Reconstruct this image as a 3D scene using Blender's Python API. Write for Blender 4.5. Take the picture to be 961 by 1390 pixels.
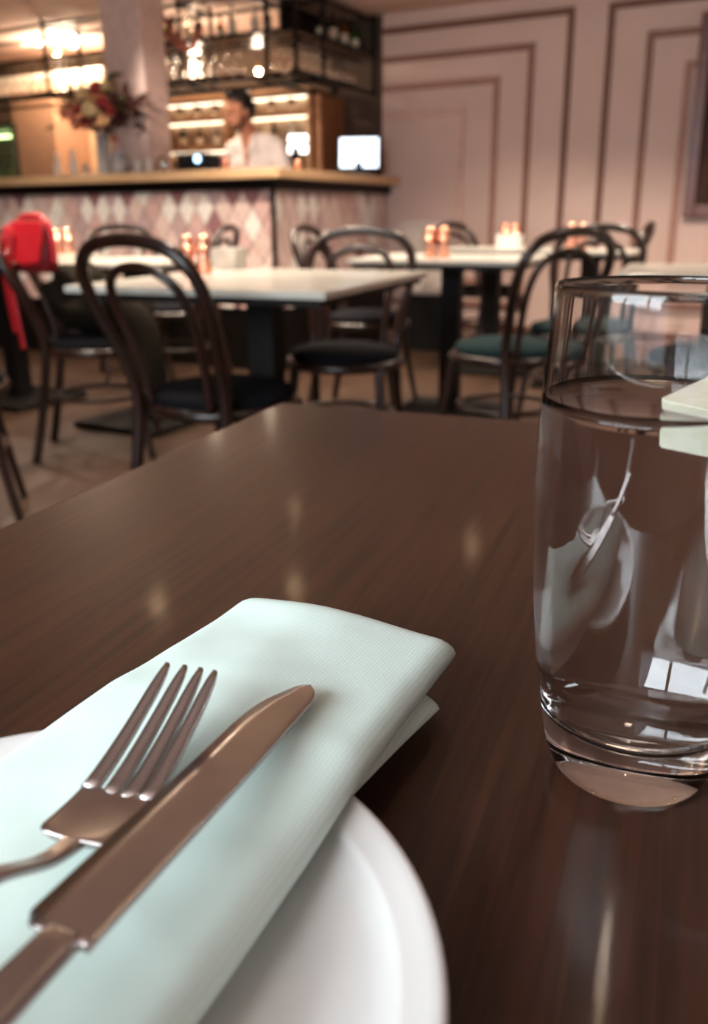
import bpy, bmesh, math, random
from mathutils import Vector, Matrix, Euler, noise
random.seed(7)
for o in list(bpy.data.objects): bpy.data.objects.remove(o)
scene = bpy.context.scene
COL = scene.collection
R = math.radians

# ------------------------------------------------------------------ camera (solved from the photo's vanishing points, frame 961x1390)
CAM_Z = 0.93
F_PX, PITCH, ROLL, PPX, PPY = 1170.35, R(16.885), R(0.344), 480.5, 650.0
_fw = Vector((0, math.cos(PITCH), -math.sin(PITCH)))
_dn = _fw.cross(Vector((1, 0, 0)))
_r2 = Vector((1, 0, 0))*math.cos(ROLL) + _dn*math.sin(ROLL)
_d2 = Vector((1, 0, 0))*-math.sin(ROLL) + _dn*math.cos(ROLL)
cam = bpy.data.cameras.new('camera'); cam_o = bpy.data.objects.new('camera', cam); COL.objects.link(cam_o)
m = Matrix.Identity(4)
for i in range(3):
    m[i][0] = _r2[i]; m[i][1] = -_d2[i]; m[i][2] = -_fw[i]
m[2][3] = CAM_Z
cam_o.matrix_world = m
cam.sensor_fit = 'VERTICAL'; cam.sensor_height = 36; cam.lens = F_PX/1390*36
cam.shift_y = -(695-PPY)/1390
cam.clip_start = 0.02
cam.dof.use_dof = True; cam.dof.focus_distance = 0.335; cam.dof.aperture_fstop = 9.6
scene.camera = cam_o

# ------------------------------------------------------------------ room frame: x along the pink wall (to the right), y towards it
PHI = R(-28.17)
K0 = Vector((-0.469, 5.35, 0.0))               # foot of the bar's outer corner
RX = Vector((math.cos(PHI), math.sin(PHI), 0)); RY = Vector((-math.sin(PHI), math.cos(PHI), 0))
def rw(x, y, z=0): return K0 + RX*x + RY*y + Vector((0, 0, z))
def ray(x, y): return _fw*F_PX + _r2*(x-PPX) + _d2*(y-PPY)
def pz(x, y, z):                                # photo pixel -> point on the horizontal plane at height z
    r = ray(x, y); return Vector((0, 0, CAM_Z)) + r*((z-CAM_Z)/r.z)
def py_room(x, y, yr):                          # photo pixel -> (room x, height) on the room plane y = yr
    r = ray(x, y); t = (yr + (K0.dot(RY)))/r.dot(RY)
    p = Vector((0, 0, CAM_Z)) + r*t
    return (p-K0).dot(RX), p.z
def px_room(x, y, xr):
    r = ray(x, y); t = (xr + (K0.dot(RX)))/r.dot(RX)
    p = Vector((0, 0, CAM_Z)) + r*t
    return (p-K0).dot(RY), p.z
WALL_Y = 1.54; CEIL = 2.285
X_LEFT, X_RIGHT, Y_BACK = -5.0, 4.6, -5.85

# ------------------------------------------------------------------ world, lights, exposure
w = bpy.data.worlds.new('world'); scene.world = w; w.use_nodes = True
w.node_tree.nodes['Background'].inputs[0].default_value = (0.75, 0.85, 1.0, 1)
w.node_tree.nodes['Background'].inputs[1].default_value = 1.0
vs = scene.view_settings
vs.view_transform = 'Standard'; vs.look = 'None'; vs.gamma = 1.0; vs.use_curve_mapping = False
vs.exposure = 0.45
def area(name, loc, target, sx, sy, power, col):
    l = bpy.data.lights.new(name, 'AREA'); l.shape = 'RECTANGLE'; l.size = sx; l.size_y = sy; l.energy = power; l.color = col
    o = bpy.data.objects.new(name, l); COL.objects.link(o); o.location = loc
    d = (Vector(target)-Vector(loc)); o.rotation_euler = d.to_track_quat('-Z', 'Y').to_euler(); return o
# daylight through the window in the wall behind the camera
area('window_daylight', rw(2.0, Y_BACK-0.2, 1.5), rw(2.5, Y_BACK+1.5, 0.75), 1.9, 1.2, 84, (0.86, 0.95, 1.0))

# ------------------------------------------------------------------ materials
def lin(c):
    c = [v/255 for v in c[:3]]
    return tuple(v/12.92 if v <= .04045 else ((v+.055)/1.055)**2.4 for v in c) + (1,)
MATS = {}
def mat(name, col, rough=.5, metal=0, col2=None, scale=20, detail=4, bump=0, bscale=None, emit=0, trans=0, ior=1.45, coat=0, sheen=0, stretch=None, spec=None):
    if name in MATS: return MATS[name]
    m = bpy.data.materials.new(name); m.use_nodes = True; nt = m.node_tree; b = nt.nodes['Principled BSDF']
    b.inputs['Base Color'].default_value = lin(col); b.inputs['Roughness'].default_value = rough; b.inputs['Metallic'].default_value = metal
    b.inputs['IOR'].default_value = ior
    if trans: b.inputs['Transmission Weight'].default_value = trans
    if coat: b.inputs['Coat Weight'].default_value = coat; b.inputs['Coat Roughness'].default_value = .12
    if sheen: b.inputs['Sheen Weight'].default_value = sheen
    if spec is not None: b.inputs['Specular IOR Level'].default_value = spec
    if emit: b.inputs['Emission Color'].default_value = lin(col); b.inputs['Emission Strength'].default_value = emit
    tc = nt.nodes.new('ShaderNodeTexCoord'); mp = nt.nodes.new('ShaderNodeMapping'); nt.links.new(tc.outputs['Object'], mp.inputs[0])
    if stretch: mp.inputs['Scale'].default_value = stretch
    if not trans:
        n = nt.nodes.new('ShaderNodeTexNoise'); n.inputs['Scale'].default_value = scale; n.inputs['Detail'].default_value = detail
        nt.links.new(mp.outputs[0], n.inputs['Vector'])
        c2 = lin(col2) if col2 else tuple(v*.86 for v in lin(col)[:3]) + (1,)
        mx = nt.nodes.new('ShaderNodeMix'); mx.data_type = 'RGBA'; mx.inputs[6].default_value = lin(col); mx.inputs[7].default_value = c2
        rp = nt.nodes.new('ShaderNodeValToRGB'); rp.color_ramp.elements[0].position = .35; rp.color_ramp.elements[1].position = .65
        nt.links.new(n.outputs['Fac'], rp.inputs[0]); nt.links.new(rp.outputs[0], mx.inputs[0]); nt.links.new(mx.outputs[2], b.inputs['Base Color'])
        if emit: nt.links.new(mx.outputs[2], b.inputs['Emission Color'])
        if bump:
            n2 = nt.nodes.new('ShaderNodeTexNoise'); n2.inputs['Scale'].default_value = bscale or scale; n2.inputs['Detail'].default_value = 3
            nt.links.new(mp.outputs[0], n2.inputs['Vector'])
            bp = nt.nodes.new('ShaderNodeBump'); bp.inputs['Strength'].default_value = bump; bp.inputs['Distance'].default_value = .002
            nt.links.new(n2.outputs['Fac'], bp.inputs['Height']); nt.links.new(bp.outputs[0], b.inputs['Normal'])
    MATS[name] = m
    return m

def cloth_mat(name, col, thread=3000):
    m = bpy.data.materials.new(name); m.use_nodes = True; nt = m.node_tree; b = nt.nodes['Principled BSDF']
    b.inputs['Roughness'].default_value = .9; b.inputs['Sheen Weight'].default_value = .15; b.inputs['Specular IOR Level'].default_value = .15
    tc = nt.nodes.new('ShaderNodeTexCoord')
    wv = []
    for ang in (R(25), R(-65)):
        mp = nt.nodes.new('ShaderNodeMapping'); mp.inputs['Rotation'].default_value = (0, 0, ang); nt.links.new(tc.outputs['Object'], mp.inputs[0])
        wn = nt.nodes.new('ShaderNodeTexWave'); wn.inputs['Scale'].default_value = thread/6.283*.5; wn.inputs['Distortion'].default_value = .6; wn.inputs['Detail'].default_value = 1
        nt.links.new(mp.outputs[0], wn.inputs['Vector']); wv.append(wn)
    mul = nt.nodes.new('ShaderNodeMath'); mul.operation = 'ADD'; nt.links.new(wv[0].outputs['Fac'], mul.inputs[0]); nt.links.new(wv[1].outputs['Fac'], mul.inputs[1])
    mx = nt.nodes.new('ShaderNodeMix'); mx.data_type = 'RGBA'
    mx.inputs[6].default_value = tuple(v*.86 for v in lin(col)[:3])+(1,); mx.inputs[7].default_value = lin(col)
    ml = nt.nodes.new('ShaderNodeMath'); ml.operation = 'MULTIPLY'; ml.inputs[1].default_value = .5
    nt.links.new(mul.outputs[0], ml.inputs[0]); nt.links.new(ml.outputs[0], mx.inputs[0]); nt.links.new(mx.outputs[2], b.inputs['Base Color'])
    bp = nt.nodes.new('ShaderNodeBump'); bp.inputs['Strength'].default_value = .2; bp.inputs['Distance'].default_value = .0001
    nt.links.new(mul.outputs[0], bp.inputs['Height']); nt.links.new(bp.outputs[0], b.inputs['Normal'])
    MATS[name] = m; return m

def wood_mat(name, c1, c2, rough, axis_rot=0, scale=1.0, coat=0, bump=.1, crough=.2, spec=.5):
    m = bpy.data.materials.new(name); m.use_nodes = True; nt = m.node_tree; b = nt.nodes['Principled BSDF']
    tc = nt.nodes.new('ShaderNodeTexCoord'); mp = nt.nodes.new('ShaderNodeMapping'); nt.links.new(tc.outputs['Object'], mp.inputs[0])
    mp.inputs['Scale'].default_value = (120*scale, 4*scale, 40*scale) if abs(axis_rot) > R(45) else (4*scale, 120*scale, 40*scale)
    n = nt.nodes.new('ShaderNodeTexNoise'); n.inputs['Scale'].default_value = 2.2; n.inputs['Detail'].default_value = 6; n.inputs['Distortion'].default_value = .6
    nt.links.new(mp.outputs[0], n.inputs['Vector'])
    rp = nt.nodes.new('ShaderNodeValToRGB'); rp.color_ramp.elements[0].position = .36; rp.color_ramp.elements[1].position = .64
    rp.color_ramp.elements[0].color = lin(c1); rp.color_ramp.elements[1].color = lin(c2)
    nt.links.new(n.outputs['Fac'], rp.inputs[0]); nt.links.new(rp.outputs[0], b.inputs['Base Color'])
    b.inputs['Roughness'].default_value = rough
    if coat: b.inputs['Coat Weight'].default_value = coat; b.inputs['Coat Roughness'].default_value = crough
    b.inputs['Specular IOR Level'].default_value = spec
    bp = nt.nodes.new('ShaderNodeBump'); bp.inputs['Strength'].default_value = bump; bp.inputs['Distance'].default_value = .0006
    nt.links.new(n.outputs['Fac'], bp.inputs['Height']); nt.links.new(bp.outputs[0], b.inputs['Normal'])
    MATS[name] = m; return m

# ------------------------------------------------------------------ mesh helpers
def link(name, me, material, parent=None, smooth=False):
    o = bpy.data.objects.new(name, me); COL.objects.link(o)
    if material and not me.materials: me.materials.append(material)
    if smooth: me.polygons.foreach_set('use_smooth', [True]*len(me.polygons))
    if parent: o.parent = parent
    return o
def from_bm(name, bm, material, parent=None, smooth=False):
    bmesh.ops.recalc_face_normals(bm, faces=bm.faces)
    me = bpy.data.meshes.new(name); bm.to_mesh(me); bm.free()
    return link(name, me, material, parent, smooth)
def tag(o, label, cat, group=None):
    o['label'] = label; o['category'] = cat
    if group: o['group'] = group
    return o
def thing(name, label, cat, loc, rz=0, group=None):
    o = bpy.data.objects.new(name, None); COL.objects.link(o); o.location = loc; o.rotation_euler = (0, 0, rz)
    o.empty_display_size = .05
    return tag(o, label, cat, group)
def struct(o): o['kind'] = 'structure'; return o
def at(o, loc, rz=0): o.location = loc; o.rotation_euler = (0, 0, rz); return o
def box_bm(bm, x0, x1, y0, y1, z0, z1, bevel=0):
    vs_ = [bm.verts.new((x, y, z)) for z in (z0, z1) for (x, y) in ((x0, y0), (x1, y0), (x1, y1), (x0, y1))]
    fs = [bm.faces.new([vs_[i] for i in f]) for f in ((3, 2, 1, 0), (4, 5, 6, 7), (0, 1, 5, 4), (1, 2, 6, 5), (2, 3, 7, 6), (3, 0, 4, 7))]
    if bevel:
        es = list({e for f in fs for e in f.edges})
        bmesh.ops.bevel(bm, geom=es, offset=bevel, segments=2, affect='EDGES', profile=.6)
    return bm
def box(name, x0, x1, y0, y1, z0, z1, material, parent=None, bevel=.003):
    bm = bmesh.new(); box_bm(bm, x0, x1, y0, y1, z0, z1, bevel); return from_bm(name, bm, material, parent)
def lathe_bm(bm, prof, seg=32, close=False):
    rings = []
    for r, z in prof:
        if r < 1e-6: rings.append([bm.verts.new((0, 0, z))])
        else: rings.append([bm.verts.new((r*math.cos(2*math.pi*k/seg), r*math.sin(2*math.pi*k/seg), z)) for k in range(seg)])
    n = len(rings)
    for i in range(n if close else n-1):
        a, b = rings[i], rings[(i+1) % n]
        for k in range(seg):
            k2 = (k+1) % seg
            if len(a) == 1 and len(b) == 1: continue
            if len(a) == 1: bm.faces.new((a[0], b[k], b[k2]))
            elif len(b) == 1: bm.faces.new((a[k], b[0], a[k2]))
            else: bm.faces.new((a[k], b[k], b[k2], a[k2]))
    return bm
def lathe(name, prof, material, parent=None, seg=32, smooth=True, close=False):
    bm = bmesh.new(); lathe_bm(bm, prof, seg, close); return from_bm(name, bm, material, parent, smooth)
def catmull(pts, n=6, closed=False):
    P = [Vector(p) for p in pts]; out = []; N = len(P)
    for i in range(N if closed else N-1):
        if closed: a, b, c, d = P[(i-1) % N], P[i], P[(i+1) % N], P[(i+2) % N]
        else: a, b, c, d = P[max(i-1, 0)], P[i], P[i+1], P[min(i+2, N-1)]
        for k in range(n):
            t = k/n
            out.append(.5*((2*b)+(c-a)*t+(2*a-5*b+4*c-d)*t*t+(3*b-a-3*c+d)*t**3))
    if not closed: out.append(P[-1])
    return out
def tube_bm(bm, pts, rad, seg=8, closed=False, squash=None):
    pts = [Vector(p) for p in pts]; N = len(pts)
    rads = rad if isinstance(rad, (list, tuple)) else [rad]*N
    if len(rads) != N: rads = [rads[0]+(rads[-1]-rads[0])*i/(N-1) for i in range(N)]
    up = None; rings = []
    for i in range(N):
        if closed: t = pts[(i+1) % N]-pts[(i-1) % N]
        else: t = pts[min(i+1, N-1)]-pts[max(i-1, 0)]
        t.normalize()
        if up is None:
            up = Vector((0, 0, 1)) if abs(t.z) < .9 else Vector((0, 1, 0))
        s = t.cross(up)
        if s.length < 1e-6: s = t.orthogonal()
        s.normalize(); u = s.cross(t).normalized(); up = u
        q = squash or (1, 1)
        rings.append([bm.verts.new(pts[i]+(s*math.cos(2*math.pi*k/seg)*q[0]+u*math.sin(2*math.pi*k/seg)*q[1])*rads[i]) for k in range(seg)])
    for i in range(N if closed else N-1):
        a, b = rings[i], rings[(i+1) % N]
        for k in range(seg): bm.faces.new((a[k], a[(k+1) % seg], b[(k+1) % seg], b[k]))
    if not closed: bm.faces.new(rings[0][::-1]); bm.faces.new(rings[-1])
    return bm
def tube(name, pts, rad, material, parent=None, seg=8, closed=False, squash=None):
    bm = bmesh.new(); tube_bm(bm, pts, rad, seg, closed, squash); return from_bm(name, bm, material, parent, True)
def ball_bm(bm, c, r, sub=2, rot=None):
    mtx = Matrix.Translation(c) @ (rot or Matrix.Identity(4)) @ Matrix.Diagonal((r[0], r[1], r[2], 1)) if not isinstance(r, (int, float)) else Matrix.Translation(c) @ Matrix.Diagonal((r, r, r, 1))
    bmesh.ops.create_icosphere(bm, subdivisions=sub, radius=1, matrix=mtx)
def copy_tree(o, parent=None):
    c = o.copy(); COL.objects.link(c); c.parent = parent
    for ch in list(o.children): copy_tree(ch, c)
    return c

# material library
M_pink = mat('pink_wall_paint', (213, 186, 176), .75, col2=(208, 180, 170), scale=3, bump=.05, bscale=200)
M_ceil = mat('ceiling_paint', (206, 176, 162), .85, scale=4)
M_barwall = mat('dark_brown_wall_paint', (74, 56, 44), .8, scale=5)
M_tanwall = mat('warm_tan_wall_paint', (214, 178, 142), .8, scale=3)
M_floor = wood_mat('floor_boards', (50, 35, 25), (66, 47, 34), .4, R(60), .25)
M_black = mat('black_steel', (22, 18, 16), .4, .6, scale=30)
M_iron = mat('cast_iron_black', (14, 11, 10), .6, 0, scale=40, spec=.25)
M_bentwood = mat('bentwood_stain', (42, 20, 12), .32, col2=(26, 13, 8), scale=14, coat=.12, stretch=(1, 1, .15))
M_navy = mat('navy_fabric', (17, 17, 21), .95, scale=80, bump=.2, spec=.12)
M_teal = mat('teal_fabric', (24, 40, 42), .95, scale=80, bump=.2, spec=.12)
M_marble = mat('white_marble', (200, 197, 187), .2, col2=(184, 181, 172), scale=3, detail=8)
M_edge = mat('table_edge_band', (176, 168, 158), .35, scale=10)
M_oak = wood_mat('oak_counter', (196, 158, 118), (214, 178, 138), .4, 0, .5)
M_copper = mat('copper', (238, 170, 142), .3, 1, scale=30)
M_whitecer = mat('white_ceramic', (236, 232, 226), .16, scale=30, coat=.3)
M_glassthin = mat('clear_glass', (255, 255, 255), .0, trans=1, ior=1.45)
M_tablewood = wood_mat('dark_walnut_table', (46, 25, 15), (66, 38, 25), .42, R(90), .9, coat=.30, bump=.05, crough=.10, spec=.3)

# ================================================================== THE SETTING
def rbox(name, x0, x1, y0, y1, z0, z1, material, bevel=0):
    return at(box(name, x0, x1, y0, y1, z0, z1, material, None, bevel), K0, PHI)
struct(rbox('floor', X_LEFT, X_RIGHT, Y_BACK, WALL_Y+.1, -.1, 0, M_floor))
struct(rbox('ceiling', X_LEFT, X_RIGHT, Y_BACK, WALL_Y+.1, CEIL, CEIL+.1, M_ceil))
XSPLIT = py_room(519, 150, WALL_Y)[0]
wall_pink = struct(rbox('wall_pink', XSPLIT, X_RIGHT, WALL_Y, WALL_Y+.1, 0, CEIL, M_pink))
struct(rbox('wall_bar', X_LEFT, XSPLIT, WALL_Y, WALL_Y+.1, 0, CEIL, M_barwall))
struct(rbox('wall_left', X_LEFT-.1, X_LEFT, Y_BACK, WALL_Y+.1, 0, CEIL, M_tanwall))
struct(rbox('wall_right', X_RIGHT, X_RIGHT+.1, Y_BACK, WALL_Y+.1, 0, CEIL, M_pink))
# wall behind the camera with the window
WX0, WX1, WZ0, WZ1 = 0.9, 3.1, .80, 2.1
bm = bmesh.new()
for a in ((X_LEFT, WX0, 0, CEIL), (WX1, X_RIGHT, 0, CEIL), (WX0, WX1, 0, WZ0), (WX0, WX1, WZ1, CEIL)):
    box_bm(bm, a[0], a[1], Y_BACK-.1, Y_BACK, a[2], a[3])
struct(at(from_bm('wall_back', bm, M_pink), K0, PHI))
win = bpy.data.objects.new('window_1', None); COL.objects.link(win); at(win, K0, PHI); struct(win)
M_winframe = mat('window_frame_paint', (225, 220, 212), .5)
for x in (WX0, WX0+.8, WX0+1.6, WX1-.05): box('frame_post', x, x+.05, Y_BACK-.09, Y_BACK-.03, WZ0, WZ1, M_winframe, win)
for z in (WZ0, WZ1-.05): box('frame_rail', WX0+.05, WX1-.05, Y_BACK-.09, Y_BACK-.03, z, z+.05, M_winframe, win)
box('window_sill', WX0-.05, WX1+.05, Y_BACK-.02, Y_BACK+.1, WZ0-.04, WZ0, M_winframe, win)

# nested painted mouldings of the pink wall (each strip a piece of the wall)
M_mold = [mat('moulding_brown', (122, 82, 68), .6), mat('moulding_rose_brown', (146, 104, 90), .6),
          mat('moulding_dusty_rose', (172, 128, 114), .6), mat('moulding_blush', (214, 178, 166), .6)]
def strip(x0, x1, z0, z1, mt):
    o = box('moulding', x0, x1, WALL_Y-.018, WALL_Y, z0, z1, mt, wall_pink, .004)
levels = []
for k, (px1, py1, px2, py2, pxl, pyl) in enumerate(((777, 14, 832, 9, 523, 43.7), (722.6, 63.5, 884, 47.5, 523, 82.8), (675, 110.5, 935.6, 86, 523, 120.7), (627, 155, 985, 125, 523, 160))):
    xa, za = py_room(px1, py1, WALL_Y); xb, zb = py_room(px2, py2, WALL_Y)
    zt = (za+zb)/2; wd = .042; zb0 = .14+.16*k
    strip(XSPLIT+.01, xa+wd/2, zt-wd/2, zt+wd/2, M_mold[k]); strip(xa-wd/2, xa+wd/2, zb0, zt-wd/2, M_mold[k]); strip(XSPLIT+.01, xa-wd/2, zb0, zb0+wd, M_mold[k])
    xr = xb+1.9-2*(xb-py_room(832, 9, WALL_Y)[0])
    strip(xb-wd/2, xr, zt-wd/2, zt+wd/2, M_mold[k]); strip(xb-wd/2, xb+wd/2, zb0, zt-wd/2, M_mold[k]); strip(xr-wd, xr, zb0, zt-wd/2, M_mold[k]); strip(xb+wd/2, xr-wd, zb0, zb0+wd, M_mold[k])
struct(rbox('baseboard_pink', XSPLIT, X_RIGHT, WALL_Y-.02, WALL_Y, 0, .11, mat('baseboard_paint', (150, 112, 98), .5), .003))

# framed dark picture at the right edge
fx, fz = py_room(927, 294, WALL_Y)
pic = thing('framed_picture', 'large dark picture in red-brown wooden frame on pink wall at right edge', 'picture', rw(fx, WALL_Y-.02, fz), PHI)
M_frame = wood_mat('mahogany_frame', (92, 46, 32), (122, 66, 48), .35)
pw, ph = 1.3, 1.16
for a in ((0, .07, 0, ph), (pw-.07, pw, 0, ph), (.07, pw-.07, 0, .07), (.07, pw-.07, ph-.07, ph)):
    box('frame_side', a[0], a[1], -.03, .02, a[2], a[3], M_frame, pic, .006)
box('picture_panel', .07, pw-.07, -.005, .02, .07, ph-.07, mat('dark_picture', (44, 32, 28), .65, col2=(96, 66, 52), scale=2.2, spec=.2), pic, 0)

# ================================================================== FOREGROUND TABLE
TZ = .75
BANG = R(21.05)
BL = pz(381.3, 546, TZ)
tab = thing('dining_table', 'dark walnut dining table with satin top in the foreground', 'table', (BL.x, BL.y, 0), -BANG)
TW, TD = 1.25, .80
box('table_top', 0, TW, -TD, 0, TZ-.035, TZ, M_tablewood, tab, .0025)
for lx in (.28, TW-.28):
    box('pedestal', lx-.05, lx+.05, -TD/2-.05, -TD/2+.05, .03, TZ-.035, M_iron, tab)
    box('foot_plate', lx-.06, lx+.06, -TD+.1, -.1, 0, .03, M_iron, tab)

# side plate -------------------------------------------------------
PLC = Vector((-.0778, .1537, TZ)); PR = .0981
M_plate = mat('white_stoneware', (226, 226, 224), .22, col2=(216, 214, 212), scale=12, coat=.4)
plate = thing('side_plate', 'small white round plate under the folded mint napkin', 'plate', PLC, 0)
prof = [(0, .004), (.052, .004), (.055, .0), (.06, .0), (.062, .004), (.078, .009), (.0935, .0145), (PR-.0008, .0165), (PR, .0178), (PR-.0006, .019), (PR-.0025, .0193), (.0935, .0184),
        (.0885, .0174), (.0868, .0168), (.0856, .0146), (.080, .0122), (.074, .0102), (.066, .0082), (.055, .0074), (0, .0072)]
lathe('plate_body', prof, M_plate, plate, 96)

# napkin -----------------------------------------------------------
M_nap = cloth_mat('mint_linen', (220, 240, 233))
nap = thing('folded_napkin', 'folded mint green cloth napkin lying across the white plate', 'napkin', (PLC.x+.03, PLC.y+.05, TZ), 0)
NO = Vector(nap.location)
def napkin_layer(name, FL, FR, NR, NL, zb_far, zb_near, th, rc, ns=40, nt=60, wob=.0008, seed=0):
    # a rolled-edge slab: closed loops around the cross-section, marching from far to near
    bm = bmesh.new(); rings = []
    FL, FR, NR, NL = [Vector((p[0], p[1])) for p in (FL, FR, NR, NL)]
    for i in range(nt+1):
        t = i/nt
        # ease the two ends so that they close like a fold
        e = min(1, (t+.0001)/rc) if t < .5 else min(1, (1-t+.0001)/rc)
        e = math.sqrt(max(0, 1-(1-e)**2))
        Lp = FL.lerp(NL, t); Rp = FR.lerp(NR, t); mid = (Lp+Rp)/2
        endw = .95+.05*e
        zb = zb_far+(zb_near-zb_far)*min(1, t/.38)**.8
        zb = zb if t < .38 else zb_near-(.0035*math.sin((t-.38)/.62*math.pi))
        tt = th*(.30+.70*e)
        ring = []
        n2 = ns//2
        def P(s, top):
            x = mid + (Rp-Lp)*.5*s*endw
            a = abs(s); edge = math.sqrt(max(0, 1-max(0, (a-.88)/.12)**2))
            dome = .0016*(1-s*s)
            h = tt*.5*edge+ (dome if top else 0)
            n_ = noise.noise(Vector((x.x*28+seed, x.y*28, 1.3)))*wob*2 + noise.noise(Vector((x.x*70+seed, x.y*70, 4.7)))*wob*.6
            tiltl = -.0075*max(0, -s-.15)/.85*min(1, t/.3+.3)           # the open left side sags towards the plate
            tiltr = -.0012*max(0, s)**3
            z = zb+tt*.5+(h if top else -h)+n_*edge*e+tiltl*(1 if top else .55)+tiltr
            return (x.x-NO.x, x.y-NO.y, max(z, .0015))
        for k in range(n2): ring.append(P(-1+2*k/n2, True))
        for k in range(n2): ring.append(P(1-2*k/n2, False))
        rings.append([bm.verts.new(p) for p in ring])
    N = len(rings[0])
    for i in range(nt):
        for k in range(N): bm.faces.new((rings[i][k], rings[i][(k+1) % N], rings[i+1][(k+1) % N], rings[i+1][k]))
    bm.faces.new(rings[0]); bm.faces.new(rings[-1][::-1])
    o = from_bm(name, bm, M_nap, nap, True)
    sm = o.modifiers.new('sub', 'SUBSURF'); sm.levels = 1; sm.render_levels = 1
    return o
ZN = .0315   # top of napkin above the table
fl = pz(333, 798, TZ+.025); fr = pz(632, 864, TZ+.025); nr_ = pz(330, 1300, TZ+.026); fr2 = pz(618, 900, TZ+.026)
d = (nr_-fr2); nr = nr_ + d*.55
ll = pz(45, 995, TZ+.018); d2 = (ll-fl); nl = ll+d2*.95
napkin_layer('top_fold', fl, fr, nr, nl, .0155, .0195, .0110, .045)
def off(p, a, b): return Vector((p.x+a, p.y+b))
napkin_layer('lower_fold', off(fl, .004, -.018), off(fr, -.0085, -.026), off(nr, -.024, -.002), off(nl, .006, .0), .0085, .0145, .0068, .05, seed=5)

# fork ---------------------------------------------------------------
M_steel = mat('brushed_steel', (190, 182, 180), .27, 1, col2=(180, 172, 170), scale=60)
sc = pz(160, 1085, TZ+.0335); tc_ = pz(262, 906, TZ+.049)
fdir = Vector((tc_.x-sc.x, tc_.y-sc.y, 0)); FLEN = fdir.length; fdir.normalize()
fork = thing('table_fork', 'steel four-tined fork lying on the mint napkin', 'fork', (sc.x, sc.y, TZ+ZN), math.atan2(fdir.y, fdir.x)-math.pi/2)
def fz_(v):     # height of the fork's centre line along its axis (v=0 at the slots, + to the tips)
    if v >= 0: return .0022+.0150*(v/FLEN)**1.35
    if v > -.02: return .0022+.002*(v/-.02)**2
    q = (-v-.02)
    if q < .035: return .0042+.0145*(.5-.5*math.cos(q/.035*math.pi))
    return .0187-.0187*min(1, (q-.035)/.085)*.9
HW = .0110
for k in range(4):
    bm = bmesh.new(); rings = []
    s = (k-1.5)/1.5
    for i in range(15):
        v = FLEN*i/14*(1-.03*abs(s)**2)
        xc = s*(HW-.0024-.0006*(i/14)); hw = .0026-.0008*i/14 if i < 12 else (.0018, .0015, .0009)[i-12]
        z = fz_(v)+.0012*abs(s)**2; tk = .0011 if i < 12 else .0009
        rings.append([bm.verts.new(p) for p in ((xc-hw, v, z-tk*.6), (xc+hw, v, z-tk*.6), (xc+hw, v, z+tk*.4), (xc+hw*.6, v, z+tk), (xc-hw*.6, v, z+tk), (xc-hw, v, z+tk*.4))])
    for i in range(14):
        for q in range(6): bm.faces.new((rings[i][q], rings[i][(q+1) % 6], rings[i+1][(q+1) % 6], rings[i+1][q]))
    bm.faces.new(rings[0][::-1]); bm.faces.new(rings[-1])
    from_bm('tine', bm, M_steel, fork, True)
def ribbon(name, rows, mtl, parent, sub=1):     # rows of (y, halfwidth, zcentre, thickness, cup)
    bm = bmesh.new(); rings = []
    for (v, hw, z, tk, cup) in rows:
        ss = [-1, -.8, -.4, 0, .4, .8, 1]
        top = [(hw*s_, v, z+tk/2*(1 if abs(s_) < .99 else .1)+cup*s_*s_) for s_ in ss]
        bot = [(hw*s_, v, z-tk/2*(1 if abs(s_) < .99 else .1)+cup*s_*s_) for s_ in ss[::-1]]
        rings.append([bm.verts.new(p) for p in top+bot])
    N = 14
    for i in range(len(rings)-1):
        for q in range(N): bm.faces.new((rings[i][q], rings[i][(q+1) % N], rings[i+1][(q+1) % N], rings[i+1][q]))
    bm.faces.new(rings[0][::-1]); bm.faces.new(rings[-1])
    o = from_bm(name, bm, mtl, parent, True)
    if sub: s_ = o.modifiers.new('sub', 'SUBSURF'); s_.levels = sub; s_.render_levels = sub
    return o
rows = [(.0015, HW, fz_(0), .0021, .0012)]
for v in (0, -.004, -.009, -.0135, -.0165): rows.append((v, HW*(1-.02*(v/-.0165)), fz_(v), .0022, .0012))
rows += [(-.0185, HW*.93, fz_(-.0185), .0022, .0011), (-.0196, HW*.80, fz_(-.0196), .0022, .0006), (-.0200, HW*.5, fz_(-.02), .0022, .0002)]
ribbon('fork_head', rows, M_steel, fork)
rows = []
for i in range(30):
    v = -.017-i*.135/29; q = i/29
    hw = .0045 if q < .02 else (.0030 if q < .25 else .0030+.0065*((q-.25)/.75)**1.2)
    if q > .97: hw *= .6
    rows.append((v, hw, fz_(v)-.0002, .0030-.0008*q, 0))
ribbon('handle', rows, M_steel, fork)

# knife --------------------------------------------------------------
kt = pz(410, 930, TZ+.0345); kb = pz(74, 1271, TZ+.046)
kd = kt-kb; KL = kd.length
knife = thing('table_knife', 'steel table knife laid over the fork on the mint napkin', 'knife', kb, 0)
kq = Vector((kd.x, kd.y, kd.z)).normalized()
ys = kq; xs = ys.cross(Vector((0, 0, 1))).normalized(); zs = xs.cross(ys)
kroll = Matrix.Rotation(R(4), 3, 'Y')
KM = Matrix((xs, ys, zs)).transposed() @ kroll
knife.rotation_euler = KM.to_euler()
BW = .0170
bm = bmesh.new(); top = []; bot = []
n = 72; right = []; left = []
for i in range(n+1):
    v = i/n*KL
    q = i/n
    xr_ = .0082-.0008*max(0, q-.6)/.4-.0042*(max(0, q-.90)/.10)**3           # spine (right), nearly straight, rounded into the tip
    wd = BW*(1 - .08*q)
    if q > .68: wd *= max(0, 1-((q-.68)/.325)**2.8)**.5
    if q < .03: wd *= .86+.14*(q/.03)
    wd = max(wd, .0008)
    right.append((xr_, v)); left.append((xr_-wd, v))
rings = []
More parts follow.
